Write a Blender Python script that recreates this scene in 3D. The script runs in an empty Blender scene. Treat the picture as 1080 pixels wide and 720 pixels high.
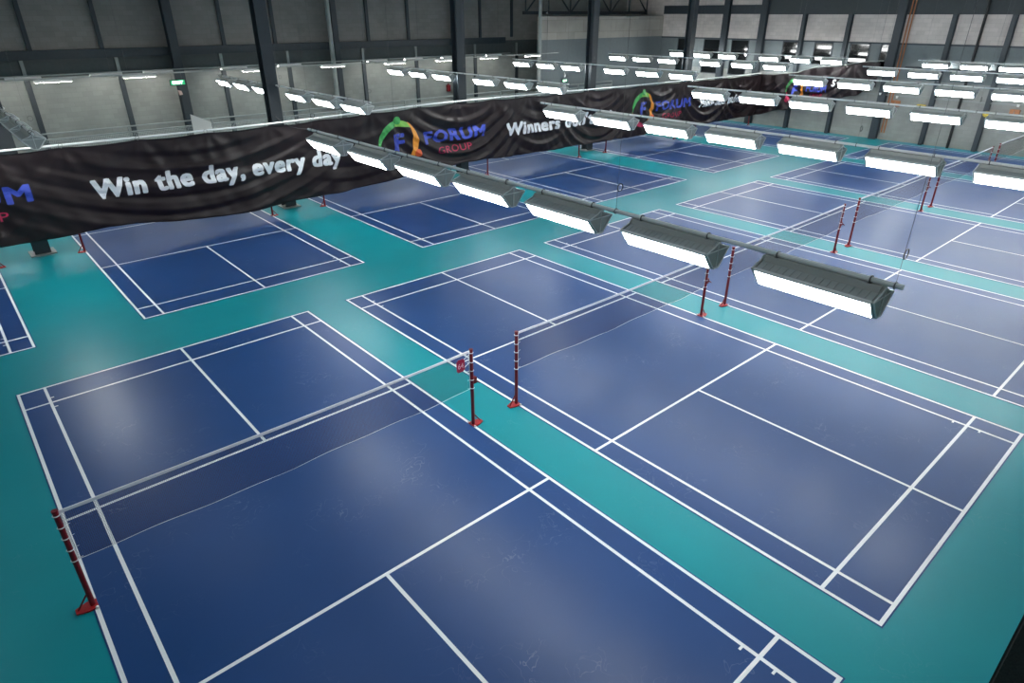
import bpy, bmesh, math, random
from mathutils import Vector, Matrix
random.seed(7)
scene = bpy.context.scene
COL = scene.collection
PI = math.pi

# ------------------------------------------------------------------ camera
def make_camera():
    cx, cy, cz, pitch, yaw, roll, fpx = -2.8754, -7.8223, 6.663, -0.4699, 0.7201, -0.0009, 680.8162
    f = Vector((math.sin(yaw)*math.cos(pitch), math.cos(yaw)*math.cos(pitch), math.sin(pitch)))
    r = Vector((math.cos(yaw), -math.sin(yaw), 0))
    u = r.cross(f)
    r2 = r*math.cos(roll) + u*math.sin(roll)
    u2 = -r*math.sin(roll) + u*math.cos(roll)
    cam = bpy.data.cameras.new('camera')
    cam.sensor_width = 36.0
    cam.sensor_fit = 'HORIZONTAL'
    cam.lens = fpx*36.0/1080.0
    cam.clip_end = 300
    ob = bpy.data.objects.new('camera', cam)
    COL.objects.link(ob)
    m = Matrix(((r2.x, u2.x, -f.x, cx), (r2.y, u2.y, -f.y, cy), (r2.z, u2.z, -f.z, cz), (0, 0, 0, 1)))
    ob.matrix_world = m
    scene.camera = ob
make_camera()

# ------------------------------------------------------------------ world, exposure
W = bpy.data.worlds.new('world'); scene.world = W
W.use_nodes = True
W.node_tree.nodes['Background'].inputs[0].default_value = (0.75, 0.85, 1, 1)
W.node_tree.nodes['Background'].inputs[1].default_value = 0.05
scene.view_settings.view_transform = 'Standard'
scene.view_settings.look = 'None'
scene.view_settings.gamma = 1
scene.view_settings.use_curve_mapping = False
scene.view_settings.exposure = 0.22
scene.cycles.use_denoising = True
scene.cycles.max_bounces = 6
scene.cycles.diffuse_bounces = 4
scene.cycles.glossy_bounces = 3
scene.cycles.transparent_max_bounces = 24
scene.cycles.sample_clamp_indirect = 6
LAMP_POWER = 37.0       # emission of the high bay diffusers
ROOF_FILL_POWER = 2.8          # emission of unseen roof panels added to light the lamp tops
TUBE_POWER = 48.0        # emission of the batten tubes

# ------------------------------------------------------------------ layout
SP1, SP2, YC, XC = 7.1431, 8.1834, 15.5903, 2.861
WALL_R, WALL_BL, WALL_BR, WALL_N, WALL_L = 39.6, 27.5, 24.0, -9.8, -14.0
ROOF = 9.6

# ------------------------------------------------------------------ helpers
def srgb(r, g, b):
    f = lambda c: ((c/255.0)/12.92 if c/255.0 <= 0.04045 else ((c/255.0+0.055)/1.055)**2.4)
    return (f(r), f(g), f(b), 1)

def mat(name, col, rough=0.5, metal=0.0, coat=0.0, coat_rough=0.1, noise=0.0, nscale=6.0, bump=0.0, spec=0.5, emit=None, estr=0, stretch=(1, 1, 1)):
    m = bpy.data.materials.new(name); m.use_nodes = True
    nt = m.node_tree; b = nt.nodes['Principled BSDF']
    b.inputs['Base Color'].default_value = col
    b.inputs['Roughness'].default_value = rough
    b.inputs['Metallic'].default_value = metal
    b.inputs['Coat Weight'].default_value = coat
    b.inputs['Coat Roughness'].default_value = coat_rough
    b.inputs['Specular IOR Level'].default_value = spec
    if emit:
        b.inputs['Emission Color'].default_value = emit
        b.inputs['Emission Strength'].default_value = estr
    if noise or bump:
        tc = nt.nodes.new('ShaderNodeTexCoord')
        mp = nt.nodes.new('ShaderNodeMapping'); mp.inputs['Scale'].default_value = stretch
        n = nt.nodes.new('ShaderNodeTexNoise'); n.inputs['Scale'].default_value = nscale
        n.inputs['Detail'].default_value = 6
        nt.links.new(tc.outputs['Object'], mp.inputs[0]); nt.links.new(mp.outputs[0], n.inputs['Vector'])
        if noise:
            mr = nt.nodes.new('ShaderNodeMapRange')
            mr.inputs[3].default_value = 1-noise; mr.inputs[4].default_value = 1+noise
            mr.inputs[1].default_value = 0.3; mr.inputs[2].default_value = 0.7
            mx = nt.nodes.new('ShaderNodeMix'); mx.data_type = 'RGBA'; mx.blend_type = 'MULTIPLY'
            mx.inputs[0].default_value = 1
            mx.inputs[6].default_value = col
            nt.links.new(n.outputs[0], mr.inputs[0]); nt.links.new(mr.outputs[0], mx.inputs[7])
            nt.links.new(mx.outputs[2], b.inputs['Base Color'])
        if bump:
            bp = nt.nodes.new('ShaderNodeBump'); bp.inputs['Strength'].default_value = bump
            bp.inputs['Distance'].default_value = 0.02
            nt.links.new(n.outputs[0], bp.inputs['Height']); nt.links.new(bp.outputs[0], b.inputs['Normal'])
    return m

def floor_mat(name, col, rough, scuff):
    """vinyl sports floor: faint mottling, roughness variation, light scuffs"""
    m = mat(name, col, rough, noise=0.05, nscale=0.6)
    nt = m.node_tree; b = nt.nodes['Principled BSDF']
    tc = nt.nodes.new('ShaderNodeTexCoord')
    n1 = nt.nodes.new('ShaderNodeTexNoise'); n1.inputs['Scale'].default_value = 0.35; n1.inputs['Detail'].default_value = 5
    nt.links.new(tc.outputs['Object'], n1.inputs['Vector'])
    mr = nt.nodes.new('ShaderNodeMapRange'); mr.inputs[1].default_value = .3; mr.inputs[2].default_value = .7
    mr.inputs[3].default_value = rough-0.02; mr.inputs[4].default_value = rough+0.04
    b.inputs['Specular IOR Level'].default_value = 0.30
    nt.links.new(n1.outputs[0], mr.inputs[0]); nt.links.new(mr.outputs[0], b.inputs['Roughness'])
    # scuffs: thin curved contour lines of a warped noise, kept only in patches
    n2 = nt.nodes.new('ShaderNodeTexNoise'); n2.inputs['Scale'].default_value = 3.2; n2.inputs['Detail'].default_value = 2; n2.inputs['Distortion'].default_value = 1.2
    nt.links.new(tc.outputs['Object'], n2.inputs['Vector'])
    sb = nt.nodes.new('ShaderNodeMath'); sb.operation = 'SUBTRACT'; sb.inputs[1].default_value = .5
    ab = nt.nodes.new('ShaderNodeMath'); ab.operation = 'ABSOLUTE'
    nt.links.new(n2.outputs[0], sb.inputs[0]); nt.links.new(sb.outputs[0], ab.inputs[0])
    rl = nt.nodes.new('ShaderNodeMapRange'); rl.inputs[1].default_value = 0; rl.inputs[2].default_value = .012; rl.inputs[3].default_value = scuff; rl.inputs[4].default_value = 0
    nt.links.new(ab.outputs[0], rl.inputs[0])
    n3 = nt.nodes.new('ShaderNodeTexNoise'); n3.inputs['Scale'].default_value = .9; n3.inputs['Detail'].default_value = 4
    nt.links.new(tc.outputs['Object'], n3.inputs['Vector'])
    rm = nt.nodes.new('ShaderNodeMapRange'); rm.inputs[1].default_value = .52; rm.inputs[2].default_value = .68; rm.inputs[3].default_value = 0; rm.inputs[4].default_value = 1
    nt.links.new(n3.outputs[0], rm.inputs[0])
    r2 = nt.nodes.new('ShaderNodeMath'); r2.operation = 'MULTIPLY'
    nt.links.new(rl.outputs[0], r2.inputs[0]); nt.links.new(rm.outputs[0], r2.inputs[1])
    src = b.inputs['Base Color'].links[0].from_socket
    mx = nt.nodes.new('ShaderNodeMix'); mx.data_type = 'RGBA'
    mx.inputs[7].default_value = (0.35, 0.4, 0.5, 1)
    nt.links.new(r2.outputs[0], mx.inputs[0]); nt.links.new(src, mx.inputs[6]); nt.links.new(mx.outputs[2], b.inputs['Base Color'])
    return m

def block_mat(name, col, mortar, bw=0.4, bh=0.2, rot=0.0, var=0.06):
    m = bpy.data.materials.new(name); m.use_nodes = True
    nt = m.node_tree; b = nt.nodes['Principled BSDF']; b.inputs['Roughness'].default_value = 0.85
    tc = nt.nodes.new('ShaderNodeTexCoord')
    sep = nt.nodes.new('ShaderNodeSeparateXYZ'); cmb = nt.nodes.new('ShaderNodeCombineXYZ')
    add = nt.nodes.new('ShaderNodeMath'); add.operation = 'ADD'
    nt.links.new(tc.outputs['Object'], sep.inputs[0])
    nt.links.new(sep.outputs[0], add.inputs[0]); nt.links.new(sep.outputs[1], add.inputs[1])
    nt.links.new(add.outputs[0], cmb.inputs[0]); nt.links.new(sep.outputs[2], cmb.inputs[1])
    br = nt.nodes.new('ShaderNodeTexBrick')
    br.inputs['Scale'].default_value = 1; br.inputs['Brick Width'].default_value = bw; br.inputs['Row Height'].default_value = bh
    br.inputs['Mortar Size'].default_value = 0.006
    c2 = tuple(min(1, c*(1-var*2)) for c in col[:3])+(1,)
    br.inputs['Color1'].default_value = col; br.inputs['Color2'].default_value = c2; br.inputs['Mortar'].default_value = mortar
    nt.links.new(cmb.outputs[0], br.inputs['Vector'])
    n = nt.nodes.new('ShaderNodeTexNoise'); n.inputs['Scale'].default_value = 0.9; n.inputs['Detail'].default_value = 8
    nt.links.new(tc.outputs['Object'], n.inputs['Vector'])
    mr = nt.nodes.new('ShaderNodeMapRange'); mr.inputs[1].default_value = .3; mr.inputs[2].default_value = .75; mr.inputs[3].default_value = 1.1; mr.inputs[4].default_value = .85
    nt.links.new(n.outputs[0], mr.inputs[0])
    mx = nt.nodes.new('ShaderNodeMix'); mx.data_type = 'RGBA'; mx.blend_type = 'MULTIPLY'; mx.inputs[0].default_value = 1
    nt.links.new(br.outputs[0], mx.inputs[6]); nt.links.new(mr.outputs[0], mx.inputs[7]); nt.links.new(mx.outputs[2], b.inputs['Base Color'])
    return m

def net_mat(name, col, cell=0.02, cord=0.12):
    m = bpy.data.materials.new(name); m.use_nodes = True
    nt = m.node_tree; b = nt.nodes['Principled BSDF']; out = nt.nodes['Material Output']
    b.inputs['Base Color'].default_value = col; b.inputs['Roughness'].default_value = 0.8
    tc = nt.nodes.new('ShaderNodeTexCoord'); sep = nt.nodes.new('ShaderNodeSeparateXYZ')
    nt.links.new(tc.outputs['Object'], sep.inputs[0])
    outs = []
    for i in (0, 2):
        d = nt.nodes.new('ShaderNodeMath'); d.operation = 'DIVIDE'; d.inputs[1].default_value = cell
        fr = nt.nodes.new('ShaderNodeMath'); fr.operation = 'FRACT'
        lt = nt.nodes.new('ShaderNodeMath'); lt.operation = 'LESS_THAN'; lt.inputs[1].default_value = cord
        nt.links.new(sep.outputs[i], d.inputs[0]); nt.links.new(d.outputs[0], fr.inputs[0]); nt.links.new(fr.outputs[0], lt.inputs[0])
        outs.append(lt)
    mxm = nt.nodes.new('ShaderNodeMath'); mxm.operation = 'MAXIMUM'
    nt.links.new(outs[0].outputs[0], mxm.inputs[0]); nt.links.new(outs[1].outputs[0], mxm.inputs[1])
    tr = nt.nodes.new('ShaderNodeBsdfTransparent'); ms = nt.nodes.new('ShaderNodeMixShader')
    nt.links.new(mxm.outputs[0], ms.inputs[0]); nt.links.new(tr.outputs[0], ms.inputs[1]); nt.links.new(b.outputs[0], ms.inputs[2])
    nt.links.new(ms.outputs[0], out.inputs['Surface'])
    return m

def tag(o, label=None, cat=None, group=None, kind=None):
    if label: o['label'] = label
    if cat: o['category'] = cat
    if group: o['group'] = group
    if kind: o['kind'] = kind
    return o

def empty(name, loc=(0, 0, 0), rotz=0):
    o = bpy.data.objects.new(name, None); COL.objects.link(o)
    o.location = loc; o.rotation_euler = (0, 0, rotz); o.empty_display_size = 0.2
    return o

def mesh_obj(name, bm, m, parent=None, loc=None, smooth=False):
    me = bpy.data.meshes.new(name)
    bmesh.ops.recalc_face_normals(bm, faces=bm.faces[:])
    bm.to_mesh(me); bm.free()
    if smooth:
        for p in me.polygons: p.use_smooth = True
    for mm in (m if isinstance(m, (list, tuple)) else [m]): me.materials.append(mm)
    o = bpy.data.objects.new(name, me); COL.objects.link(o)
    if parent: o.parent = parent
    if loc: o.location = loc
    return o

def box(bm, x0, x1, y0, y1, z0, z1):
    v = [bm.verts.new(p) for p in ((x0, y0, z0), (x1, y0, z0), (x1, y1, z0), (x0, y1, z0), (x0, y0, z1), (x1, y0, z1), (x1, y1, z1), (x0, y1, z1))]
    for f in ((0, 3, 2, 1), (4, 5, 6, 7), (0, 1, 5, 4), (1, 2, 6, 5), (2, 3, 7, 6), (3, 0, 4, 7)):
        bm.faces.new([v[i] for i in f])

def tube(bm, p0, p1, r, n=10, r1=None):
    p0, p1 = Vector(p0), Vector(p1); d = (p1-p0).normalized()
    a = Vector((0, 0, 1)) if abs(d.z) < 0.9 else Vector((1, 0, 0))
    s = d.cross(a).normalized(); t = d.cross(s)
    r1 = r if r1 is None else r1
    A = [bm.verts.new(p0+(s*math.cos(2*PI*i/n)+t*math.sin(2*PI*i/n))*r) for i in range(n)]
    B = [bm.verts.new(p1+(s*math.cos(2*PI*i/n)+t*math.sin(2*PI*i/n))*r1) for i in range(n)]
    for i in range(n):
        bm.faces.new((A[i], A[(i+1) % n], B[(i+1) % n], B[i]))
    bm.faces.new(A[::-1]); bm.faces.new(B)

def path_tube(bm, pts, r, n=6):
    pts = [Vector(p) for p in pts]; rings = []
    for i, p in enumerate(pts):
        d = (pts[min(i+1, len(pts)-1)]-pts[max(i-1, 0)]).normalized()
        a = Vector((0, 0, 1)) if abs(d.z) < 0.9 else Vector((1, 0, 0))
        s = d.cross(a).normalized(); t = d.cross(s)
        rings.append([bm.verts.new(p+(s*math.cos(2*PI*k/n)+t*math.sin(2*PI*k/n))*r) for k in range(n)])
    for a, b in zip(rings, rings[1:]):
        for k in range(n): bm.faces.new((a[k], a[(k+1) % n], b[(k+1) % n], b[k]))
    bm.faces.new(rings[0][::-1]); bm.faces.new(rings[-1])

def ring(bm, c, R, r, n=14, m=6, axis='z'):
    vs = []
    for i in range(n):
        a = 2*PI*i/n; row = []
        for j in range(m):
            b = 2*PI*j/m; rr = R+r*math.cos(b)
            p = (rr*math.cos(a), rr*math.sin(a), r*math.sin(b))
            if axis == 'y': p = (p[0], p[2], p[1])
            row.append(bm.verts.new((c[0]+p[0], c[1]+p[1], c[2]+p[2])))
        vs.append(row)
    for i in range(n):
        for j in range(m):
            bm.faces.new((vs[i][j], vs[(i+1) % n][j], vs[(i+1) % n][(j+1) % m], vs[i][(j+1) % m]))

def prism(bm, prof, y0, y1):
    """profile in x,z extruded along y"""
    A = [bm.verts.new((x, y0, z)) for x, z in prof]; B = [bm.verts.new((x, y1, z)) for x, z in prof]
    n = len(prof)
    for i in range(n): bm.faces.new((A[i], A[(i+1) % n], B[(i+1) % n], B[i]))
    bm.faces.new(A[::-1]); bm.faces.new(B)

def h_beam(bm, cx, cy, z0, z1, w, d, t=0.025, axis='y'):
    """H section column: flanges width w, depth d along axis"""
    if axis == 'y':
        box(bm, cx-w/2, cx+w/2, cy-d/2, cy-d/2+t, z0, z1)
        box(bm, cx-w/2, cx+w/2, cy+d/2-t, cy+d/2, z0, z1)
        box(bm, cx-t/2, cx+t/2, cy-d/2+t, cy+d/2-t, z0, z1)
    else:
        box(bm, cx-d/2, cx-d/2+t, cy-w/2, cy+w/2, z0, z1)
        box(bm, cx+d/2-t, cx+d/2, cy-w/2, cy+w/2, z0, z1)
        box(bm, cx-d/2+t, cx+d/2-t, cy-t/2, cy+t/2, z0, z1)

ORD = ['first', 'second', 'third', 'fourth', 'fifth', 'sixth', 'seventh', 'eighth', 'ninth', 'tenth', 'eleventh', 'twelfth']

# ------------------------------------------------------------------ materials
M_TEAL = floor_mat('teal_vinyl', srgb(2, 134, 144), 0.34, 0.10)
M_BLUE = floor_mat('blue_vinyl', srgb(27, 66, 120), 0.34, 0.22)
M_LINE = mat('court_line_paint', srgb(235, 238, 240), 0.45)
M_STEEL = mat('painted_steel', srgb(50, 58, 64), 0.5, noise=0.08)
M_STEEL_L = mat('pale_galvanised_steel', srgb(150, 155, 152), 0.45, 0.3, noise=0.06)
M_BLACK = mat('black_pipe_paint', srgb(18, 19, 20), 0.5)
M_ORANGE = mat('orange_pipe_paint', srgb(170, 110, 70), 0.5)
M_BLOCK = block_mat('painted_block', srgb(205, 196, 190), srgb(180, 172, 166))
M_CONC = block_mat('raw_concrete_band', srgb(175, 170, 160), srgb(120, 116, 108), 1.6, 0.7, var=0.1)
M_PAINT = block_mat('grey_painted_block', srgb(150, 152, 148), srgb(138, 140, 137))
M_PAINT_DK = mat('dark_grey_cladding', srgb(110, 118, 120), 0.7, noise=0.05)
M_DKBAND = mat('dark_band_paint', srgb(82, 86, 86), 0.7, noise=0.08)
M_BLOCKL = block_mat('dim_lit_block', srgb(140, 136, 132), srgb(126, 122, 118))  # same block as the right wall, weaker light on the left put into colour
M_CLAD = mat('dark_roof_cladding', srgb(62, 68, 70), 0.7, noise=0.05)
M_CEIL = mat('pale_roof_sheet', srgb(205, 208, 208), 0.6)
M_CONDUIT = mat('bright_conduit', srgb(236, 238, 236), 0.4, 0.0)
M_ROOF_FILL = mat('roof_fill_panel', srgb(235, 240, 240), 0.5, emit=(.9, .97, 1, 1), estr=ROOF_FILL_POWER)  # glow of the added roof panels, above the view
M_GLASS = mat('dark_window_glass', srgb(14, 16, 18), 0.06, spec=0.8)
M_NET = net_mat('net_cord', srgb(72, 38, 48), 0.02, 0.14)
M_MESH = net_mat('fence_mesh', srgb(190, 195, 190), 0.06, 0.16)
M_TAPE = mat('net_tape', srgb(238, 238, 245), 0.7)
M_CORD = mat('white_cord', srgb(225, 225, 228), 0.7)
M_RED = mat('dark_red_paint', srgb(112, 8, 18), 0.35, noise=0.05)
M_RED2 = mat('red_plate_paint', srgb(165, 22, 28), 0.4)
M_CARD = mat('crimson_card', srgb(170, 12, 60), 0.4)
M_CARDTXT = mat('card_print', srgb(250, 190, 205), 0.5)
M_HOUSE = mat('lamp_housing_metal', srgb(172, 175, 172), 0.45, 0.1)
M_FRAME = mat('lamp_frame_metal', srgb(225, 227, 225), 0.35, 0.1)
M_EMIT = mat('lamp_diffuser', srgb(255, 255, 255), 0.4, emit=(0.97, 1.0, 0.99, 1), estr=LAMP_POWER)
M_TUBE = mat('tube_diffuser', srgb(255, 255, 255), 0.4, emit=(1.0, 0.97, 0.90, 1), estr=TUBE_POWER)
M_WIRE = mat('steel_wire', srgb(110, 110, 110), 0.4, 0.7)
M_BANNER = mat('black_banner_fabric', srgb(48, 37, 40), 0.40, noise=0.08, nscale=3, spec=0.6)
M_WHITE = mat('white_print', srgb(232, 234, 238), 0.55)
M_FBLUE = mat('blue_print', srgb(62, 80, 185), 0.5)
M_FRED = mat('crimson_print', srgb(190, 45, 85), 0.5)
M_GREEN = mat('green_print', srgb(70, 165, 85), 0.5)
M_LIME = mat('lime_print', srgb(130, 190, 80), 0.5)
M_ORNG = mat('orange_print', srgb(235, 150, 50), 0.5)
M_ORNG2 = mat('deep_orange_print', srgb(225, 95, 45), 0.5)
M_EXIT = mat('exit_sign_face', srgb(30, 170, 110), 0.4, emit=srgb(40, 190, 120), estr=.6)
M_EXITW = mat('exit_sign_print', srgb(255, 255, 255), 0.4, emit=(1, 1, 1, 1), estr=1.6)
M_WPLAST = mat('white_plastic', srgb(225, 225, 222), 0.4)
M_PAD = mat('dark_padded_fabric', srgb(44, 42, 40), 0.8, noise=0.3, nscale=40, bump=0.4)
M_PANEL = mat('grey_panel_board', srgb(188, 188, 184), 0.6)
M_YEL = mat('yellow_paint', srgb(205, 180, 70), 0.5)

# ------------------------------------------------------------------ room shell
def structure(name, bm, m):
    return tag(mesh_obj(name, bm, m), kind='structure')
def sbox(name, m, *a):
    bm = bmesh.new(); box(bm, *a); return structure(name, bm, m)

sbox('floor', M_TEAL, WALL_L, WALL_R+.3, WALL_N, WALL_BL, -0.2, 0)
sbox('ceiling', M_CEIL, WALL_L-.3, WALL_R+.3, WALL_N-.3, WALL_BL+.3, ROOF, ROOF+0.2)
sbox('wall_left', M_PAINT, WALL_L-.3, WALL_L, WALL_N-.3, WALL_BL+.3, -.2, ROOF)
sbox('wall_near', M_PAINT, WALL_L, WALL_R+.3, WALL_N-.3, WALL_N, -.2, ROOF)

# back wall: left recess at y 27.5, right part at y 24
def wall_mesh(bands, xr, yr):
    bm = bmesh.new()
    for k, (z0, z1) in enumerate(bands):
        n0 = len(bm.faces); box(bm, xr[0], xr[1], yr[0], yr[1], z0, z1)
        bm.faces.ensure_lookup_table()
        for f in bm.faces[n0:]: f.material_index = k
    return bm
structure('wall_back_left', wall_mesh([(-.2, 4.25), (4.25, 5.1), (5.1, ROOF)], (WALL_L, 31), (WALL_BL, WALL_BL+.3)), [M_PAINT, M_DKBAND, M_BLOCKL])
structure('wall_back_right', wall_mesh([(-.2, 5.2), (5.2, 6.5)], (27.4, WALL_R), (WALL_BR, WALL_BR+.3)), [M_PAINT_DK, M_CONC])
structure('wall_back_far', wall_mesh([(-.2, ROOF)], (31, WALL_R+.3), (WALL_BL, WALL_BL+.3)), [M_PAINT])
# right wall: grey paint below, pale block panels 5.15-6.6, cladding above (block again beyond y 16)
bm = bmesh.new()
for k, (a, b, z0, z1) in enumerate([(WALL_N, WALL_BL, -.2, 3.3), (WALL_N, WALL_BL, 3.3, 5.15), (WALL_N, WALL_BL, 5.15, 6.6), (WALL_N, 16.0, 6.6, ROOF), (16.0, WALL_BL, 6.6, ROOF)]):
    n0 = len(bm.faces); box(bm, WALL_R, WALL_R+.3, a, b, z0, z1); bm.faces.ensure_lookup_table()
    for f in bm.faces[n0:]: f.material_index = (0, 1, 2, 3, 2)[k]
structure('wall_right', bm, [M_PAINT, M_PAINT_DK, M_BLOCK, M_CLAD])

tn = [0]
def trim(m, build):
    tn[0] += 1
    bm = bmesh.new(); build(bm); return structure('trim_%d' % tn[0], bm, m)
def tbox(m, *a): return trim(m, lambda bm: box(bm, *a))

# horizontal steel beams and ledges
tbox(M_STEEL, WALL_L, 27.4, WALL_BL-.22, WALL_BL, 4.95, 5.3)
tbox(M_STEEL, WALL_R-.06, WALL_R, 16.0, WALL_BR, 6.62, 7.15)
tbox(M_STEEL, WALL_R-.05, WALL_R, WALL_N, WALL_BR, 5.10, 5.18)
tbox(M_STEEL_L, WALL_R-.04, WALL_R, WALL_N, 15.2, 2.42, 2.48)
tbox(M_STEEL, WALL_R-.35, WALL_R, WALL_N, 7.0, 3.9, 4.02)
# studs on the left back wall
for x, w in ((-12, .2), (-9, .2), (-6.5, .2), (-3.9, .2), (-1.3, .16), (1.45, .16), (4.12, .16), (9.42, .16), (12.0, .16), (17.4, .16), (20.05, .16), (25.4, .14), (28.05, .14)):
    tbox(M_STEEL, x-w/2, x+w/2, WALL_BL-.12, WALL_BL, 5.3, ROOF)
for x, w in ((-2.6, .2), (1.02, .2), (4.57, .2), (9.15, .2), (12.55, .2), (16.95, .2), (20.5, .2), (24.97, .2), (28.5, .2)):
    tbox(M_STEEL, x-w/2, x+w/2, WALL_BL-.10, WALL_BL, 0, 4.25)
    tbox(M_STEEL_L, x-w/3, x+w/3, WALL_BL-.07, WALL_BL, 4.25, 4.95)
# wide columns on that wall
for x in (-9.5, -1.0, 6.97, 23.2):
    if x == -1.0: continue
    trim(M_STEEL, lambda bm: h_beam(bm, x, WALL_BL-.42, 0, ROOF, .38, .38))
trim(M_STEEL, lambda bm: h_beam(bm, 15.15, WALL_BL-.42, 0, ROOF, .3, .38))
trim(M_STEEL_L, lambda bm: tube(bm, (14.75, WALL_BL-.75, 0), (14.75, WALL_BL-.75, ROOF), .12, 14))
trim(M_STEEL_L, lambda bm: tube(bm, (27.25, WALL_BR-.1, 0), (27.25, WALL_BR-.1, ROOF), .11, 14))
# right wall columns (wide every third) and studs, upper and lower
for i, y in enumerate((21.5, 18.8, 16.1, 13.4, 10.65, 7.9, 5.25, 2.6, -0.1, -2.8, -5.5)):
    wide = i in (1, 2, 5, 8)
    w = .42 if wide else .22
    trim(M_STEEL, lambda bm: h_beam(bm, WALL_R-.14, y, 0, 6.62 if not wide else ROOF, w, .28, axis='x'))
trim(M_BLACK, lambda bm: tube(bm, (WALL_R-.2, 3.88, 0), (WALL_R-.2, 3.88, ROOF), .07, 10))
for dy in (0, .16):
    trim(M_ORANGE, lambda bm: tube(bm, (WALL_R-.1, 7.35+dy, 0.4), (WALL_R-.1, 7.35+dy, ROOF), .035, 8))
# truss seen through the gap above the concrete band
def truss(bm):
    y = WALL_BR+1.6
    for z in (6.7, 8.6):
        box(bm, 27.4, WALL_R, y-.07, y+.07, z-.09, z+.09)
    xs = [27.6+2.0*k for k in range(7)]
    for k, x in enumerate(xs):
        tube(bm, (x, y, 6.7), (x, y, 8.6), .05, 6)
        if k < 6:
            a, b = ((x, y, 6.7), (xs[k+1], y, 8.6)) if k % 2 == 0 else ((x, y, 8.6), (xs[k+1], y, 6.7))
            tube(bm, a, b, .05, 6)
trim(M_STEEL, truss)
# roof trusses over the hall
for y in (-4, 4, 12, 20):
    def tr(bm):
        for z in (8.3, 9.4): box(bm, WALL_L, WALL_R, y-.08, y+.08, z-.08, z+.08)
        x = WALL_L; k = 0
        while x < WALL_R-2:
            a, b = ((x, y, 8.3), (x+2, y, 9.4)) if k % 2 == 0 else ((x, y, 9.4), (x+2, y, 8.3))
            tube(bm, a, b, .04, 6); x += 2; k += 1
    trim(M_STEEL, tr)

# windows in the right wall, glowing panels added to the unseen roof as fill light
wn = 0
for sx in (-7, 1, 9, 17, 25, 33):
    for sy in (-5.5, 2.5, 10.5, 18.5):
        wn += 1
        w = sbox('window_%d' % wn, M_ROOF_FILL, sx-.55, sx+.55, sy-2.6, sy+2.6, ROOF-.03, ROOF)  # added glowing panel, lights the lamp tops from above
        bm = bmesh.new()
        for a in (-1, 1):
            box(bm, sx+a*.58-.03, sx+a*.58+.03, sy-2.66, sy+2.66, ROOF-.08, ROOF); box(bm, sx-.55, sx+.55, sy+a*2.63-.03, sy+a*2.63+.03, ROOF-.08, ROOF)
        mesh_obj('window_frame', bm, M_STEEL, w)  # frame round the added roof panel
for y0, y1, z0, z1 in ((19.15, 20.35, 3.0, 5.05), (17.0, 18.2, 3.0, 5.05), (21.85, 22.5, 3.0, 5.05), (13.6, 14.55, 3.9, 5.05), (11.45, 12.5, 3.9, 5.05), (9.3, 10.35, 3.9, 5.05), (8.25, 8.6, 3.9, 5.05)):
    wn += 1
    bm = bmesh.new(); box(bm, WALL_R-.02, WALL_R, y0, y1, z0, z1)
    w = structure('window_%d' % wn, bm, M_GLASS)
    bm = bmesh.new(); t = .05
    box(bm, WALL_R-.05, WALL_R-.005, y0-t, y0, z0-t, z1+t); box(bm, WALL_R-.05, WALL_R-.005, y1, y1+t, z0-t, z1+t)
    box(bm, WALL_R-.05, WALL_R-.005, y0, y1, z1, z1+t); box(bm, WALL_R-.05, WALL_R-.005, y0, y1, z0-t, z0)
    mesh_obj('window_frame', bm, M_STEEL, w)

# ------------------------------------------------------------------ free-standing steel columns behind the banner
cw = ['leftmost', 'second from the left', 'third from the left', 'fourth from the left', 'fifth from the left', 'by the right wall']
for k, (x, y) in enumerate([(-1.2, 16.35), (6.95, 16.5), (15.6, 16.75), (24.15, 16.75), (32.4, 16.6)]):
    t = empty('steel_column', (x, y, 0))
    tag(t, 'dark grey steel column standing behind the black banner, ' + cw[k], 'column', 'steel columns behind the banner')
    bm = bmesh.new(); h_beam(bm, 0, 0, 0.03, ROOF, .42, .42, .03); mesh_obj('shaft', bm, M_STEEL, t)
    bm = bmesh.new(); box(bm, -.34, .34, -.34, .34, 0, .035); mesh_obj('base_plate', bm, M_STEEL_L, t)
# near padded column at the lower right edge of the view
t = empty('padded_column', (3.65, -8.15, 0)); tag(t, 'near black column wrapped in dark padding at the bottom right corner', 'column')
bm = bmesh.new(); box(bm, -.2, .2, -.28, .28, 0, ROOF); mesh_obj('shaft', bm, M_STEEL, t)
bm = bmesh.new(); box(bm, -.25, .25, -.33, .35, 0.02, 5.6)
bmesh.ops.bevel(bm, geom=[e for e in bm.edges if abs(e.verts[0].co.z-e.verts[1].co.z) > 1], offset=.03, segments=3, affect='EDGES')
mesh_obj('padding', bm, M_PAD, t)

# ------------------------------------------------------------------ courts
HW, HS, L, LS, SS, LW = 3.05, 2.59, 6.7, 5.94, 2.0, 0.05
def court_lines():
    bm = bmesh.new(); z0, z1 = .0035, .0055; h = LW/2
    def hl(y, x0=-HW, x1=HW): box(bm, x0, x1, y-h, y+h, z0, z1)
    def vl(x, y0, y1, zz=0.0): box(bm, x-h, x+h, y0, y1, z0+.0006, z1+.0008)
    o = h
    for s in (-1, 1):
        hl(s*(L-o)); hl(s*LS); hl(s*SS)
        vl(s*(HW-o), -L, L); vl(s*HS, -L, L)
        vl(0, SS*s if s > 0 else -L, L if s > 0 else -SS)
    # ball speed test marks on the right hand singles line of each end
    for s in (-1, 1):
        for d in (.55, .97):
            y = s*(L-d)
            box(bm, *sorted((s*-HS, s*(-HS+.085))), y-.016, y+.016, z0, z1)
    return bm
LINES_ME = None
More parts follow.
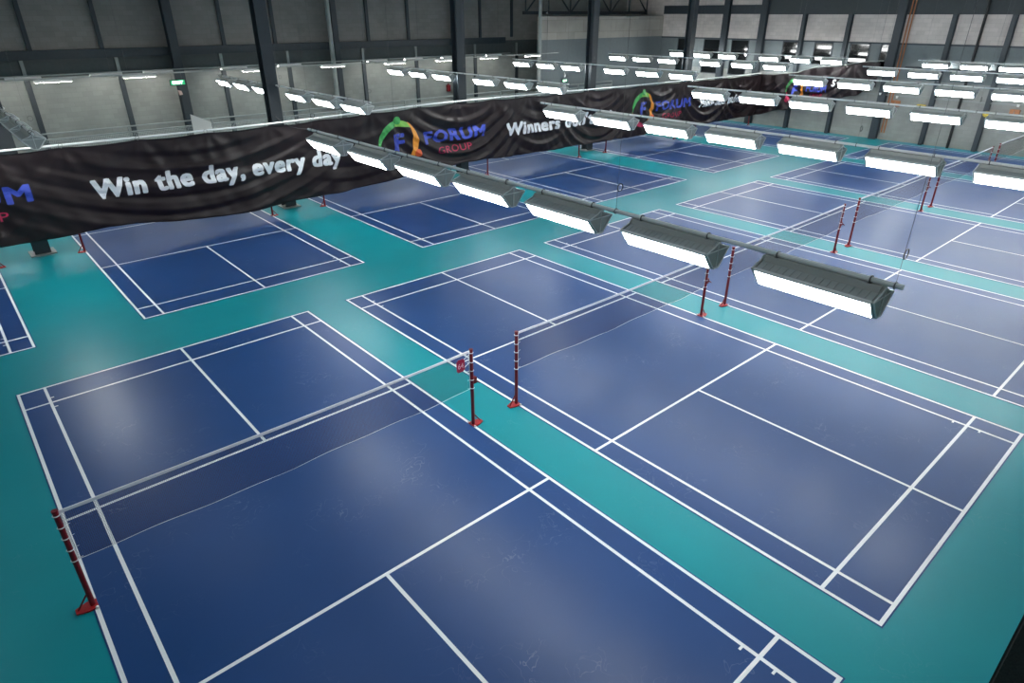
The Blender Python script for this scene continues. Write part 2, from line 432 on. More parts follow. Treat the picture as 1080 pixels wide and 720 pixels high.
def court(x, y, label, group):
    global LINES_ME
    bm = bmesh.new(); box(bm, -HW-.02, HW+.02, -L-.02, L+.02, .0, .004)
    c = mesh_obj('badminton_court', bm, M_BLUE, None, (x, y, 0)); tag(c, label, 'badminton court', group)
    if LINES_ME is None:
        ln = mesh_obj('court_lines', court_lines(), M_LINE, c); LINES_ME = ln
    else:
        ln = LINES_ME.copy(); COL.objects.link(ln); ln.parent = c
    ln['label'] = 'white court marking lines'
    return c
front = [SP1*k for k in range(6)]
back = [XC-8.34]+[XC+SP2*k for k in range(5)]
fl = ['blue badminton court nearest the camera at lower left, net posts red', 'blue badminton court filling the lower right, next to the nearest court',
      'blue court behind the hanging near lamps, third of the front row', 'fourth blue court of the front row, left of two red post pairs',
      'fifth blue court of the front row, far right under the lamps', 'last blue court of the front row, against the right wall']
bl = ['blue court cut by the left edge of the photo, beyond the aisle', 'blue court under the Win the day lettering of the banner', 'blue court under the first whole banner logo, second row',
      'blue court below the Winners lettering, right of a banner column', 'blue court in the second row below the second whole logo', 'far blue court of the second row, touching the right wall']
for x, s in zip(front, fl): court(x, 0, s, 'badminton courts in the front row')
for x, s in zip(back, bl): court(x, YC, s, 'badminton courts in the second row')

# ------------------------------------------------------------------ net posts and nets
PH = 1.53
def make_post(winch):
    t = empty('net_post')
    bm = bmesh.new(); tube(bm, (0, 0, .02), (0, 0, PH), .032, 14); tube(bm, (0, 0, PH), (0, 0, PH+.02), .036, 14)
    mesh_obj('pole', bm, M_RED, t, smooth=False)
    # base plate points outward (+x local)
    bm = bmesh.new()
    pr = [(-.05, -.08), (.06, -.09), (.19, -.045), (.19, .045), (.06, .09), (-.05, .08)]
    A = [bm.verts.new((x, y, .006)) for x, y in pr]; B = [bm.verts.new((x, y, .026)) for x, y in pr]
    bm.faces.new(A[::-1]); bm.faces.new(B)
    for i in range(6): bm.faces.new((A[i], A[(i+1) % 6], B[(i+1) % 6], B[i]))
    bpl = mesh_obj('base_plate', bm, M_RED2, t)
    bm = bmesh.new(); tube(bm, (.02, 0, .22), (.16, 0, .03), .012, 8); mesh_obj('brace', bm, M_RED, t)
    for s in (-1, 1):
        bm = bmesh.new(); tube(bm, (-.03, s*.09-.014, .022), (-.03, s*.09+.014, .022), .02, 12); mesh_obj('wheel', bm, M_WPLAST, bpl)
    if winch:
        bm = bmesh.new(); box(bm, .02, .09, -.03, .03, .86, .98); tube(bm, (.06, -.08, .92), (.06, .03, .92), .012, 8); tube(bm, (.06, -.08, .92), (.11, -.08, .88), .010, 6)
        mesh_obj('winch', bm, M_RED, t)
    return t
def dup(root, loc, rotz):
    r = root.copy(); COL.objects.link(r); r.location = loc; r.rotation_euler = (0, 0, rotz)
    for ch in root.children:
        c = ch.copy(); COL.objects.link(c); c.parent = r
        for g in ch.children:
            d = g.copy(); COL.objects.link(d); d.parent = c
    return r
protos = {}
def place(key, maker, loc, rotz, label, cat, group):
    if key in protos: t = dup(protos[key], loc, rotz)
    else:
        t = maker(); protos[key] = t; t.location = loc; t.rotation_euler = (0, 0, rotz)
    return tag(t, label, cat, group)

def make_net():
    t = empty('badminton_net'); H = HW-.034
    n = 60
    sag = lambda x: .025*(1-(x/H)**2)
    bm = bmesh.new(); rows = []
    for i in range(n+1):
        x = -H+2*H*i/n; dn = .012*math.sin(x*2.1)+.008*math.sin(x*5.3)
        rows.append((bm.verts.new((x, 0, PH-.02-sag(x))), bm.verts.new((x, .004*math.sin(x*3), PH-.76-sag(x)*1.6+dn))))
    for a, b in zip(rows, rows[1:]): bm.faces.new((a[0], b[0], b[1], a[1]))
    mesh_obj('netting', bm, M_NET, t)
    bm = bmesh.new(); prev = None
    for i in range(n+1):
        x = -H+2*H*i/n; z = PH-sag(x)
        cur = [bm.verts.new((x, y, zz)) for y, zz in ((-.007, z-.042), (.007, z-.042), (.007, z), (-.007, z))]
        if prev:
            for k in range(4): bm.faces.new((prev[k], prev[(k+1) % 4], cur[(k+1) % 4], cur[k]))
        else: bm.faces.new(cur)
        prev = cur
    bm.faces.new(prev[::-1])
    mesh_obj('top_tape', bm, M_TAPE, t)
    bm = bmesh.new()
    path_tube(bm, [(-H+2*H*i/n, 0, PH-.76-sag(-H+2*H*i/n)*1.6+.012*math.sin((-H+2*H*i/n)*2.1)+.008*math.sin((-H+2*H*i/n)*5.3)) for i in range(n+1)], .004, 6)
    mesh_obj('bottom_cord', bm, M_CORD, t)
    for s in (-1, 1):
        bm = bmesh.new(); tube(bm, (s*(H-.01), 0, PH-.76), (s*(H-.01), 0, PH-.03), .005, 6)
        mesh_obj('side_cord', bm, M_CORD, t)
        for z in (PH-.05, PH-.23, PH-.40, PH-.58, PH-.75):
            bm = bmesh.new(); ring(bm, (s*HW, 0, z), .037, .007)
            tube(bm, (s*(HW-.03), 0, z), (s*(H-.06), 0, z+.01), .004, 5)
            mesh_obj('tie', bm, M_CORD, t)
    return t

cn = ['the nearest court', 'the lower right court', 'the third front row court', 'the fourth front row court', 'the fifth front row court', 'the last front row court']
cb = ['the court cut by the left edge', 'the second back row court', 'the third back row court', 'the fourth back row court', 'the fifth back row court', 'the last back row court']
for xs, y, names, g in ((front, 0, cn, 'front row'), (back, YC, cb, 'second row')):
    for x, nm in zip(xs, names):
        place('pl', lambda: make_post(False), (x-HW, y, .0), PI, 'dark red net post, left sideline of '+nm, 'net post', 'net posts of the '+g)
        place('pr', lambda: make_post(True), (x+HW, y, .0), 0, 'dark red net post with winch, right sideline of '+nm, 'net post', 'net posts of the '+g)
        place('net', make_net, (x, y, 0), 0, 'dark mesh net with pale top tape across '+nm, 'net', 'nets of the '+g)

# ------------------------------------------------------------------ text
def text_bm(s, bold=0.02, shear=0.0, space=1.0):
    cu = bpy.data.curves.new('lettering', 'FONT'); cu.body = s; cu.size = 1; cu.offset = bold; cu.shear = shear; cu.resolution_u = 3; cu.space_character = space
    cu.fill_mode = 'FRONT'
    o = bpy.data.objects.new('lettering', cu); COL.objects.link(o)
    bpy.context.view_layer.update()
    dg = bpy.context.evaluated_depsgraph_get()
    me = bpy.data.meshes.new_from_object(o.evaluated_get(dg))
    bm = bmesh.new(); bm.from_mesh(me)
    bpy.data.objects.remove(o); bpy.data.curves.remove(cu); bpy.data.meshes.remove(me)
    return bm
CAP = 0.69
def fit_text(s, u0, u1, base, cap, bold=0.02, space=1.0):
    """text mesh in (u, z) plane: x=u, y=z"""
    bm = text_bm(s, 0, 0, space)
    if bold > .015:                    # heavy weight: the outline thickened by shifted copies
        base_geom = bm.verts[:]+bm.edges[:]+bm.faces[:]
        for dx, dy in ((.8, 0), (-.8, 0), (0, .6), (0, -.6), (.6, .5), (-.6, -.5), (.6, -.5), (-.6, .5)):
            g = bmesh.ops.duplicate(bm, geom=base_geom)['geom']
            for v in g:
                if isinstance(v, bmesh.types.BMVert): v.co.x += dx*bold*1.25; v.co.y += dy*bold*1.25
    xs = [v.co.x for v in bm.verts]; a, b = min(xs), max(xs)
    for v in bm.verts:
        v.co = Vector((u0+(v.co.x-a)/(b-a)*(u1-u0), base+v.co.y/CAP*cap, 0))
    return bm
def slice_grid(bm, step):
    xs = [v.co.x for v in bm.verts]; ys = [v.co.y for v in bm.verts]
    x = math.floor(min(xs)/step)*step+step
    while x < max(xs):
        bmesh.ops.bisect_plane(bm, geom=bm.verts[:]+bm.edges[:]+bm.faces[:], plane_co=(x, 0, 0), plane_no=(1, 0, 0)); x += step
    y = math.floor(min(ys)/step)*step+step
    while y < max(ys):
        bmesh.ops.bisect_plane(bm, geom=bm.verts[:]+bm.edges[:]+bm.faces[:], plane_co=(0, y, 0), plane_no=(0, 1, 0)); y += step

# number card hanging at the right end of the nearest net
t = empty('number_card', (2.80, -.02, 0)); tag(t, 'small crimson number card hanging from the net beside the right post', 'sign')
bm = bmesh.new(); box(bm, -.085, .085, -.012, -.004, 1.20, 1.44)
bmesh.ops.bevel(bm, geom=[e for e in bm.edges if abs(e.verts[0].co.y-e.verts[1].co.y) > .005], offset=.025, segments=4, affect='EDGES')
cd = mesh_obj('card', bm, M_CARD, t)
bm = fit_text('64', -.06, .055, 1.27, .10, .01)
for v in bm.verts: v.co = Vector((v.co.x, -.0135, v.co.y))
mesh_obj('card_number', bm, M_CARDTXT, cd)
bm = bmesh.new(); tube(bm, (.07, -.008, 1.42), (.20, .0, 1.47), .006, 6); tube(bm, (.07, -.008, 1.26), (.21, .0, 1.32), .006, 6)
mesh_obj('card_tie', bm, M_CORD, t)

# ------------------------------------------------------------------ banners
def interp(tab, x):
    if x <= tab[0][0]: return tab[0][1]
    for (a, va), (b, vb) in zip(tab, tab[1:]):
        if x <= b:
            k = (x-a)/(b-a); k = k*k*(3-2*k); return va+(vb-va)*k
    return tab[-1][1]
BY = 15.4
TOPS = [(-7, 3.22), (5, 3.18), (14, 3.30), (28, 3.20), (36, 3.15), (39.2, 3.15)]
BOTS = [(-7, .62), (-2.2, .61), (.8, .66), (4.3, .36), (8.7, .48), (14.2, .79), (19.3, .68), (28, .63), (39.2, .66)]
SWAGS = [(-4.5, .10, 2.6, .05), (3.6, .055, 4.2, .06), (9.3, .10, 2.0, .03), (14.6, .16, 2.6, .09), (19.5, .2, 1.6, .045), (23.4, .22, 2.4, .08), (28.6, .3, 1.6, .07), (33.2, .22, 2.0, .09), (37.0, .30, 1.8, .11)]
def fold(u, z, top):
    d = top-z; f = 0
    for c, k, w, a in SWAGS:
        g = math.exp(-((u-c)/w)**2)
        ph = (z-k*(u-c)**2)*2*PI/.62 + c*3.1
        f += a*g*(math.sin(ph)+.35*math.sin(2.3*ph+1))*min(1, d*1.2)
    f += .022*math.sin(u*5.1+1.3*math.sin(z*1.7+u*.7)+z*1.2)*(0.4+.6*math.sin(u*.9)**2)
    f += .028*math.sin(u*2.3+z*2.1)*min(1, d)
    uh = round((u+6.15)/2.05)*2.05-6.15          # creases fanning out below each hook
    an = math.atan2(u-uh, d+.12)
    f += .030*math.sin(an*9+uh*2.0)*math.exp(-d/.9)*min(1, d*4)
    f += .012*math.sin(9.5*u+5*z+2*math.sin(1.1*u+z))*(.5+.5*math.sin(.37*u+1))
    e = min(1, max(0, (39.1-u)/.5))
    return f*min(1, .2+d*1.5)*.85*e
def P_straight(u, z, off=0):
    top = interp(TOPS, u)
    return Vector((u, BY-fold(u, z, top)-off, z))
# second banner runs on along the right wall (u = arc length from the corner)
T2 = [(0, 3.15), (1.8, 3.3), (3.6, 3.75), (7.0, 4.2)]
B2 = [(0, .66), (1.8, 1.12), (2.8, 1.45), (4.2, 1.83), (6.0, 2.3), (7.0, 2.85)]
def P_wall(u, z, off=0):
    top = interp(T2, u)
    e = min(1, u/.5)
    f = (fold(37-u*1.1, z, top)+.05*math.sin(u*7+z*2.2)+.06*math.sin(u*3.1+1-z))*e
    return Vector((39.08-f-off, 15.4-u, z))
def banner_mesh(P, tops, bots, u0, u1, du):
    bm = bmesh.new(); n = int((u1-u0)/du); mv = 46; cols = []
    hooks = 2.05
    for i in range(n+1):
        u = u0+(u1-u0)*i/n; t = interp(tops, u); b = interp(bots, u)
        s = abs(math.sin(PI*u/hooks)); t2 = t-.05*s
        b += .02*math.sin(u*2.1)
        cols.append([bm.verts.new(P(u, b+(t2-b)*j/mv)) for j in range(mv+1)])
    for a, c in zip(cols, cols[1:]):
        for j in range(mv): bm.faces.new((a[j], c[j], c[j+1], a[j+1]))
    bmesh.ops.solidify(bm, geom=bm.faces[:], thickness=.004)
    return bm
def letter_part(name, s, u0, u1, base, cap, m, parent, P, bold=.02, space=1.0, off=.012, step=.09, slope=0):
    bm = fit_text(s, u0, u1, base, cap, bold, space); slice_grid(bm, step)
    for v in bm.verts: v.co = P(v.co.x, v.co.y+slope*(v.co.x-u0), off)
    o = mesh_obj(name, bm, m, parent); return o
def arc_part(name, cu, cz, pts_fn, m, parent, P, off=.012):
    """pts_fn(t)-> (outer(u,z), inner(u,z)), t in 0..1"""
    bm = bmesh.new(); prev = None; n = 26; k = 4
    for i in range(n+1):
        o, q = pts_fn(i/n)
        row = [bm.verts.new(P(cu+o[0]+(q[0]-o[0])*j/k, cz+o[1]+(q[1]-o[1])*j/k, off)) for j in range(k+1)]
        if prev:
            for j in range(k):
                try: bm.faces.new((prev[j], row[j], row[j+1], prev[j+1]))
                except ValueError: pass
        prev = row
    return mesh_obj(name, bm, m, parent)
def crescent(a0, a1, R, w0, w1, bulge):
    def fn(t):
        a = math.radians(a0+(a1-a0)*t); w = (w0+(w1-w0)*t)+bulge*math.sin(PI*t)
        return (R*math.cos(a), R*math.sin(a)), ((R-w)*math.cos(a), (R-w)*math.sin(a))
    return fn
def disc_part(name, cu, cz, r, m, parent, P, off=.02):
    bm = bmesh.new(); c = bm.verts.new(P(cu, cz, off)); n = 20; rg = []
    for q in (.5, 1):
        rg.append([bm.verts.new(P(cu+q*r*math.cos(2*PI*i/n), cz+q*r*math.sin(2*PI*i/n), off)) for i in range(n)])
    for i in range(n):
        bm.faces.new((c, rg[0][i], rg[0][(i+1) % n])); bm.faces.new((rg[0][i], rg[1][i], rg[1][(i+1) % n], rg[0][(i+1) % n]))
    return mesh_obj(name, bm, m, parent)
def logo(cu, cz, R, parent, P, word=True, sx=1.0):
    def Q(u, z, off): return P(cu+(u-cu)*sx, z, off)
    arc_part('logo_arc', cu, cz, crescent(195, 100, R, .02, .24*R, .12*R), M_GREEN, parent, Q)
    arc_part('logo_arc', cu, cz, crescent(100, 38, R, .24*R, .02, .10*R), M_LIME, parent, Q)
    arc_part('logo_arc', cu, cz, crescent(62, -62, R*1.02, .02, .10*R, .22*R), M_ORNG, parent, Q, .014)
    arc_part('logo_arc', cu, cz, crescent(180, 300, R*.96, .02, .06*R, .24*R), M_FRED, parent, Q)
    disc_part('logo_head', cu-.02, cz+R*1.0, R*.17, M_GREEN, parent, Q)
    disc_part('logo_head', cu+.98*R, cz-.48*R, R*.17, M_ORNG2, parent, Q)
    disc_part('logo_head', cu-.74*R, cz-.74*R, R*.17, M_FRED, parent, Q)
    letter_part('logo_letter', 'F', cu-.22*R, cu+.30*R, cz-.28*R, .70*R, M_FBLUE, parent, Q, .05)

bn = empty('hanging_banner', (0, 0, 0)); tag(bn, 'long black banner hung across the hall, printed with FORUM GROUP logos and white slogans', 'banner')
bm = banner_mesh(P_straight, TOPS, BOTS, -6.6, 39.08, .07)
mesh_obj('banner_fabric', bm, M_BANNER, bn, smooth=True)
S = P_straight
letter_part('slogan', 'Win the day, every day', .45, 8.85, 1.58, .55, M_WHITE, bn, S, .054, 1.1)['label'] = 'white slogan reading Win the day, every day'
letter_part('slogan', "Winners don't quit", 17.15, 24.9, 1.66, .53, M_WHITE, bn, S, .054, 1.1)['label'] = "white slogan reading Winners don't quit"
letter_part('slogan', 'Make each point count', 32.4, 38.6, 1.66, .48, M_WHITE, bn, S, .054, 1.1)['label'] = 'white slogan reading Make each point count'
for c, u0, u1, g0, g1 in ((11.42, 12.65, 15.9, 13.3, 15.15), (27.0, 28.15, 31.4, 28.8, 30.65), (-5.5, -4.25, -1.05, -3.6, -1.75)):
    logo(c, 1.95, .92, bn, S)
    letter_part('company_name', 'FORUM', u0, u1, 1.82, .47, M_FBLUE, bn, S, .042, 1.12)['label'] = 'blue FORUM lettering'
    letter_part('company_name', 'GROUP', g0, g1, 1.34, .27, M_FRED, bn, S, .008, 1.1)['label'] = 'crimson GROUP lettering'

b2 = empty('hanging_banner', (0, 0, 0)); tag(b2, 'dark bunched banner end running along the right wall with a squeezed colourful logo', 'banner')
mesh_obj('banner_fabric', banner_mesh(P_wall, T2, B2, 0.0, 7.15, .06), M_BANNER, b2, smooth=True)
logo(2.35, 2.3, .78, b2, P_wall, sx=.8)
letter_part('company_name', 'FORUM', 3.15, 4.3, 2.35, .4, M_FBLUE, b2, P_wall, .03)
letter_part('company_name', 'GROUP', 3.35, 4.1, 2.05, .2, M_FRED, b2, P_wall, .008)
letter_part('slogan', 'S', 4.6, 4.85, 2.75, .38, M_WHITE, b2, P_wall, .03)['label'] = 'white slogan letter S'

# pipe the banner hangs from, with hooks
t = empty('banner_rail', (0, BY, 0)); tag(t, 'long pale metal pipe from which the black banner hangs', 'rail')
bm = bmesh.new(); path_tube(bm, [(x, 0.03, interp(TOPS, x)+.06) for x in [(-7+1.0*i) for i in range(47)]], .03, 10); mesh_obj('pipe', bm, M_CONDUIT, t)
x = -6.15
while x < 38.9:
    bm = bmesh.new(); z = interp(TOPS, x); ring(bm, (x, .0, z+.045), .055, .007, 10, 5, 'y'); tube(bm, (x, 0, z-.03), (x, 0, z+.01), .008, 5)
    mesh_obj('hook', bm, M_STEEL_L, t); x += 2.05
t = empty('banner_rail', (39.2, 15.2, 0)); tag(t, 'short pale pipe rising along the right wall above the bunched banner end', 'rail')
bm = bmesh.new(); path_tube(bm, [(0.03, -.2*i*1.0, interp(T2, .2*i)+.05) for i in range(36)], .03, 8); mesh_obj('pipe', bm, M_STEEL_L, t)
for i in (1, 9, 17, 25, 34):
    bm = bmesh.new(); z = interp(T2, .2*i)+.05; tube(bm, (.03, -.2*i, z), (.40, -.2*i, z), .018, 6); tube(bm, (.0, -.2*i, z), (-.1, -.2*i, z-.1), .01, 5); mesh_obj('bracket', bm, M_STEEL_L, t)

# ------------------------------------------------------------------ linear high bay lamps on conduit rails
LZ, LL = 4.03, 1.22
def make_lamp():
    t = empty('linear_lamp')           # origin at the rail centre line
    zc = -4.375                        # local z = world z - 4.375
    h = LL/2
    bm = bmesh.new()
    prof = [(-.058, 4.03), (.058, 4.03), (.205, 4.215), (.205, 4.24), (.07, 4.285), (.05, 4.345), (-.05, 4.345), (-.07, 4.285), (-.205, 4.24), (-.205, 4.215)]
    prism(bm, [(x, z+zc) for x, z in prof], -h+.01, h-.01)
    for i in range(15):                # cooling ribs across the top
        y = -h+.08+i*(LL-.16)/14
        tube(bm, (-.19, y, 4.25+zc), (-.08, y, 4.29+zc), .006, 4); tube(bm, (.08, y, 4.29+zc), (.19, y, 4.25+zc), .006, 4)
    mesh_obj('housing', bm, M_HOUSE, t)
    for s in (-1, 1):
        a, b = Vector((s*.072, 0, 4.022+zc)), Vector((s*.232, 0, 4.222+zc))
        d = (b-a).normalized(); nrm = Vector((s*abs(d.z), 0, -abs(d.x)))
        # frame round the diffuser
        bm = bmesh.new()
        def slab(p, q, y0, y1, t0, t1):
            vs = []
            for y in (y0, y1):
                for (pp, tt) in ((p, t0), (q, t0), (q, t1), (p, t1)):
                    w = pp+nrm*tt; vs.append(bm.verts.new((w.x, y, w.z)))
            for f in ((0, 1, 2, 3), (7, 6, 5, 4), (0, 4, 5, 1), (1, 5, 6, 2), (2, 6, 7, 3), (3, 7, 4, 0)): bm.faces.new([vs[i] for i in f])
        w = .012
        slab(a-d*.004, a+d*w, -h, h, -.03, .004); slab(b-d*w, b+d*.01, -h, h, -.03, .004)
        slab(a+d*w, b-d*w, -h, -h+w, -.03, .004); slab(a+d*w, b-d*w, h-w, h, -.03, .004)
        fr = mesh_obj('diffuser_frame', bm, M_FRAME, t)
        bm = bmesh.new(); slab(a+d*w, b-d*w, -h+w, h-w, -.016, 0)
        mesh_obj('diffuser', bm, M_EMIT, fr)
        # end cap
        bm = bmesh.new(); y0, y1 = sorted((s*h, s*(h+.014)))
        prism(bm, [(x, z+zc) for x, z in [(-.05, 4.02), (.05, 4.02), (.235, 4.235), (.07, 4.295), (.04, 4.345), (-.04, 4.345), (-.07, 4.295), (-.235, 4.235)]], y0, y1)
        ec = mesh_obj('end_cap', bm, M_HOUSE, t)
        bm = bmesh.new(); ye = s*(h+.02)
        rim = [(-.05, 4.025), (.05, 4.025), (.228, 4.235), (.07, 4.29), (0, 4.33), (-.07, 4.29), (-.228, 4.235)]
        for (xa, za), (xb, zb) in zip(rim, rim[1:]+rim[:1]): tube(bm, (xa, ye, za+zc), (xb, ye, zb+zc), .009, 5)
        tube(bm, (0, ye, 4.03+zc), (0, ye, 4.33+zc), .007, 5); tube(bm, (-.21, ye, 4.235+zc), (.21, ye, 4.235+zc), .007, 5)
        mesh_obj('cap_rim', bm, M_FRAME, ec)
        bm = bmesh.new(); y = s*(h-.13); ring(bm, (0, y, 0), .036, .008, 12, 5, 'y'); box(bm, -.05, .05, y-.02, y+.02, -.045, -.03)
        mesh_obj('clamp', bm, M_WIRE, t)
    return t
RZ = 4.375
def rail(x, ys, y0, y1, label, group):
    t = empty('lamp_rail', (x, 0, RZ)); tag(t, label, 'lamp rail', group)
    bm = bmesh.new(); tube(bm, (0, y0, 0), (0, y1, 0), .026, 10); mesh_obj('conduit', bm, M_CONDUIT, t)
    for y in ys:
        bm = bmesh.new(); tube(bm, (0, y, .02), (0, y, ROOF-RZ-.02), .002, 5); mesh_obj('suspension_wire', bm, M_WIRE, t)
        bm = bmesh.new(); ring(bm, (0, y, 0), .034, .007, 10, 5, 'y'); ring(bm, (.05, y, .30), .05, .006, 12, 5, 'y'); mesh_obj('hanger', bm, M_WIRE, t)
fy = [-5.25, -3.43, -1.64, .12, 1.88, 3.62, 5.45]
by = [10.55, 12.45, 14.45, 17.4, 19.3, 21.2]
frow = [3.575, 10.71, 17.86, 25.0, 32.15, 39.15]
brow = [-1.13, 7.08, 15.25, 23.45, 31.6, 38.0]
fn = ['closest front rail', 'second front rail', 'third front rail', 'fourth front rail', 'fifth front rail', 'front rail beside the right wall']
bnm = ['rail over the left banner end', 'first rail crossing behind the banner', 'second rail crossing behind the banner', 'third rail crossing behind the banner', 'fourth rail crossing behind the banner', 'farthest rail crossing behind the banner']
for x, nm in zip(frow, fn):
    if x < 0: rail(x, (-5.9, 0, 5.9), -6.1, 6.4, 'grey conduit rail carrying lamps, '+nm, 'lamp rails of the front section')
    else: rail(x, (-5.95, -2.52, 2.75, 6.2), -6.02, 6.4, 'grey conduit rail carrying lamps, '+nm, 'lamp rails of the front section')
    for k, y in enumerate(fy):
        place('lamp', make_lamp, (x, y, RZ), 0, 'lit white linear lamp, %s from near end of %s' % (ORD[k], nm), 'lamp', 'linear lamps of the front section')
for x, nm in zip(brow, bnm):
    rail(x, (9.8, 15.95, 22.0), 9.7, 22.1, 'grey conduit rail carrying lamps, '+nm, 'lamp rails behind the banner')
    for k, y in enumerate(by):
        place('lamp', make_lamp, (x, y, RZ), 0, 'lit white linear lamp, %s from near end of %s' % (ORD[k], nm), 'lamp', 'linear lamps of the banner section')

# feed cable from the closest rail to the banner column
t = bmesh.new(); path_tube(t, [(3.575+(6.85-3.575)*k/12, 6.38+(16.2-6.38)*k/12, 4.375+(3.35-4.375)*k/12-.12*math.sin(PI*k/12)) for k in range(13)], .008, 6)
tag(mesh_obj('power_cable', t, M_BLACK), 'thin dark cable running from the closest lamp rail towards the banner', 'cable')

# ------------------------------------------------------------------ batten tube lights near the back wall
def make_batten():
    t = empty('tube_lamp')
    bm = bmesh.new(); prism(bm, [(-.05, 0), (-.03, -.05), (.03, -.05), (.05, 0)], -.62, .62)
    for v in bm.verts: v.co = Vector((v.co.y, v.co.x, v.co.z))
    mesh_obj('housing', bm, M_WPLAST, t)
    bm = bmesh.new(); prism(bm, [(-.05, -.02), (.05, -.02), (.13, -.085), (.12, -.09), (.045, -.03), (-.045, -.03), (-.12, -.09), (-.13, -.085)], -.62, .62)
    for v in bm.verts: v.co = Vector((v.co.y, v.co.x, v.co.z))
    mesh_obj('reflector', bm, M_WPLAST, t)
    bm = bmesh.new(); tube(bm, (-.59, 0, -.08), (.59, 0, -.08), .022, 10); mesh_obj('tube', bm, M_TUBE, t)
    return t
for y, z, x0, x1, xs, nm in ((23.4, 4.45, -6, 28.4, (-4.2, 1.4, 4.4, 9.2, 13.0, 16.5, 19.7, 22.8, 26.2), 'the nearer batten line'),
                             (26.4, 4.38, -6, 27.0, (-2.0, 0.8, 3.8, 5.9, 9.3, 12.1, 17.2, 19.6, 22.2, 25.6), 'the farther batten line')):
    t = empty('batten_rail', (0, y, z)); tag(t, 'thin pale trunking carrying tube lamps, '+nm, 'lamp rail')
    bm = bmesh.new(); box(bm, x0, x1, -.03, .03, .0, .045); mesh_obj('trunking', bm, M_STEEL_L, t)
    for xx in (x0+1, 4, 12, 20, x1-1):
        bm = bmesh.new(); tube(bm, (xx, 0, .04), (xx, 0, ROOF-z-.02), .004, 5); mesh_obj('suspension_wire', bm, M_WIRE, t)
    for k, xx in enumerate(xs):
        place('bat', make_batten, (xx, y, z), 0, 'slim lit tube lamp, %s from left on %s' % (ORD[k], nm), 'lamp', 'tube lamps by the back wall')

# ------------------------------------------------------------------ guard rail and panel in front of the back wall
t = empty('guard_rail', (0, 23.7, 0)); tag(t, 'pale metal guard rail with mesh infill in front of the back wall, above the banner', 'railing')
bm = bmesh.new()
for z in (2.50, 2.28): tube(bm, (0.2, 0, z), (34, 0, z), .03, 8)
mesh_obj('top_rail', bm, M_STEEL_L, t)
bm = bmesh.new(); tube(bm, (0.2, 0, 1.4), (34, 0, 1.4), .03, 8); mesh_obj('bottom_rail', bm, M_STEEL_L, t)
bm = bmesh.new()
v = [bm.verts.new(p) for p in ((.2, 0, 1.4), (34, 0, 1.4), (34, 0, 2.28), (.2, 0, 2.28))]; bm.faces.new(v); mesh_obj('mesh_infill', bm, M_MESH, t)
x = .2
while x < 34.1:
    bm = bmesh.new(); box(bm, x-.03, x+.03, -.03, .03, 0, 2.5); mesh_obj('post', bm, M_STEEL_L, t); x += 3.38
bm = bmesh.new()
pr = [(6.0, 0.0), (6.85, 0.0), (6.85, 2.38), (6.05, 2.78)]
A = [bm.verts.new((x, 23.50, z)) for x, z in pr]; B = [bm.verts.new((x, 23.55, z)) for x, z in pr]
bm.faces.new(A); bm.faces.new(B[::-1])
for i in range(4): bm.faces.new((A[i], B[i], B[(i+1) % 4], A[(i+1) % 4]))
tag(mesh_obj('side_panel', bm, M_PANEL), 'pale panel with slanted top standing at the guard rail below the exit sign', 'panel')

# exit signs
def exit_sign(x, y, z, label, w=.42, h=.17):
    t = empty('exit_sign', (x, y, z)); tag(t, label, 'exit sign', 'green exit signs')
    bm = bmesh.new(); box(bm, -w/2-.02, w/2+.02, -.03, .03, -h/2-.02, h/2+.02); mesh_obj('casing', bm, M_BLACK, t)
    bm = bmesh.new(); box(bm, -w/2, w/2, -.036, -.030, -h/2, h/2); sf = mesh_obj('sign_face', bm, M_EXIT, t)
    bm = fit_text('EXIT', -w*.36, w*.36, -h*.28, h*.56, .02)
    for v in bm.verts: v.co = Vector((v.co.x, -.038, v.co.y))
    mesh_obj('sign_lettering', bm, M_EXITW, sf)
    for s in (-1, 1):
        bm = bmesh.new(); tube(bm, (s*w*.35, 0, h/2), (s*w*.35, 0, h/2+(.46 if z > 3 else .05)), .006, 5); mesh_obj('suspension_rod', bm, M_WIRE, t)
exit_sign(6.62, 26.4, 3.84, 'lit green exit sign above the slanted pale panel, upper left', .62, .2)
exit_sign(29.6, 23.965, 2.75, 'lit green exit sign low on the back wall right of the white pipe', .42, .16)
bm = bmesh.new(); prism(bm, [(-.07, 0), (.07, -.04), (.11, -.2), (-.03, -.22)], -.06, .06)
tag(mesh_obj('wall_speaker', bm, mat('pale_pink_plastic', srgb(200, 175, 168), .5), None, (6.72, 26.75, 3.48)), 'small pale box mounted on the column just below the upper left exit sign', 'speaker')
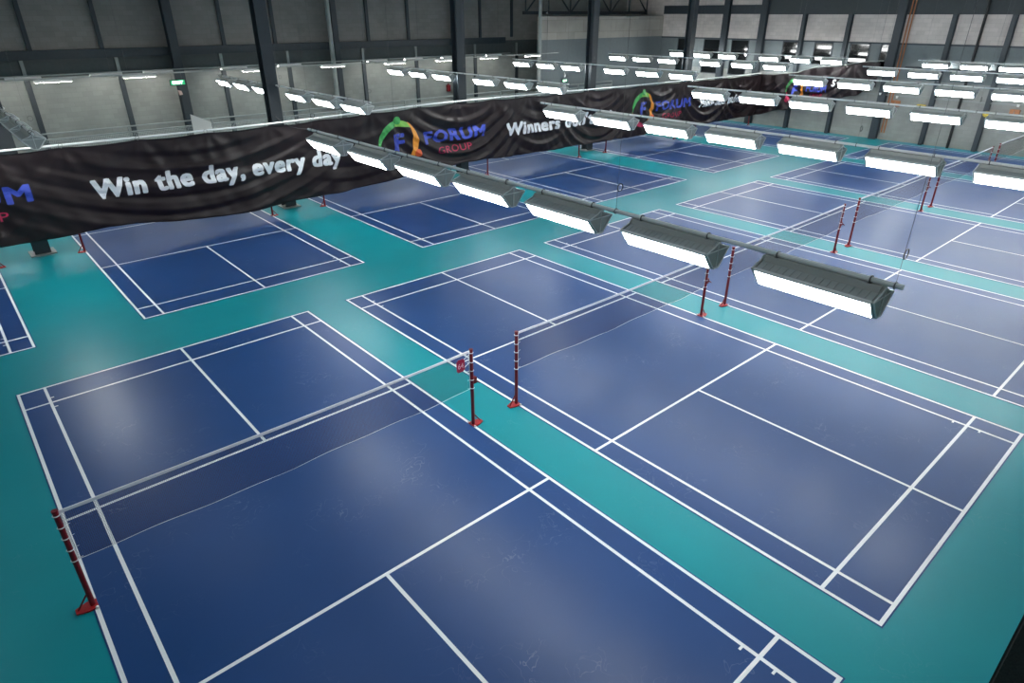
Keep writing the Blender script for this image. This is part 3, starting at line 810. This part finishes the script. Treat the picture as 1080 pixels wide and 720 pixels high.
bm = bmesh.new(); tube(bm, (0, 0, 0), (0, 0, .16), .05, 10); tube(bm, (0, 0, .16), (0, 0, .28), .05, 10, .01)
tag(mesh_obj('emergency_light', bm, M_WPLAST, None, (29.55, 23.94, 2.98)), 'small white emergency light above the lower exit sign', 'light')
bm = bmesh.new(); box(bm, -.10, .10, -.1, .1, 0, .38); box(bm, -.03, .03, -.06, .06, .38, .46)
tag(mesh_obj('fire_alarm_box', bm, M_RED, None, (22.72, 27.39, 2.3)), 'red fire point box on the wall beside the third wide column', 'fire alarm')

# small fittings along the right wall
for k, (y, z, m, lab) in enumerate([(7.1, 2.05, M_ORANGE, 'orange wall box left of the wide column near the orange pipes'), (5.75, 1.95, M_YEL, 'yellow wall box between two grey wall columns'),
                                    (1.35, 2.1, M_ORANGE, 'orange wall box at the right edge of the photo')]):
    t = empty('hose_box', (WALL_R-.1, y, z)); tag(t, lab, 'wall box', 'wall boxes on the right wall')
    bm = bmesh.new(); box(bm, -.08, .08, -.22, .22, -.16, .16)
    bmesh.ops.bevel(bm, geom=bm.edges[:], offset=.02, segments=2, affect='EDGES'); mesh_obj('casing', bm, m, t)
    bm = bmesh.new(); ring(bm, (-.1, 0, 0), .08, .015, 12, 5, 'y')
    mesh_obj('handle', bm, M_STEEL_L, t)
bm = bmesh.new(); tube(bm, (0, 0, 0), (-.14, 0, 0), .14, 16); tube(bm, (-.14, 0, 0), (-.18, 0, 0), .10, 16, .04)
tag(mesh_obj('alarm_bell', bm, M_YEL, None, (WALL_R-.3, 2.5, 1.95)), 'round yellow bell on the wall column near the right edge', 'bell')
for y, z, lab in ((8.0, 2.45, 'small white wall lamp below the end of the bunched banner'), (7.05, 2.35, 'small white wall lamp right of the bunched banner end'), (1.25, 2.4, 'small white wall lamp at the far right edge')):
    bm = bmesh.new(); tube(bm, (0, 0, 0), (0, 0, .12), .05, 10, .07); box(bm, .0, .12, -.02, .02, .04, .07)
    tag(mesh_obj('wall_lamp', bm, M_WPLAST, None, (WALL_R-.3, y, z)), lab, 'wall lamp', 'white wall lamps on the right wall')
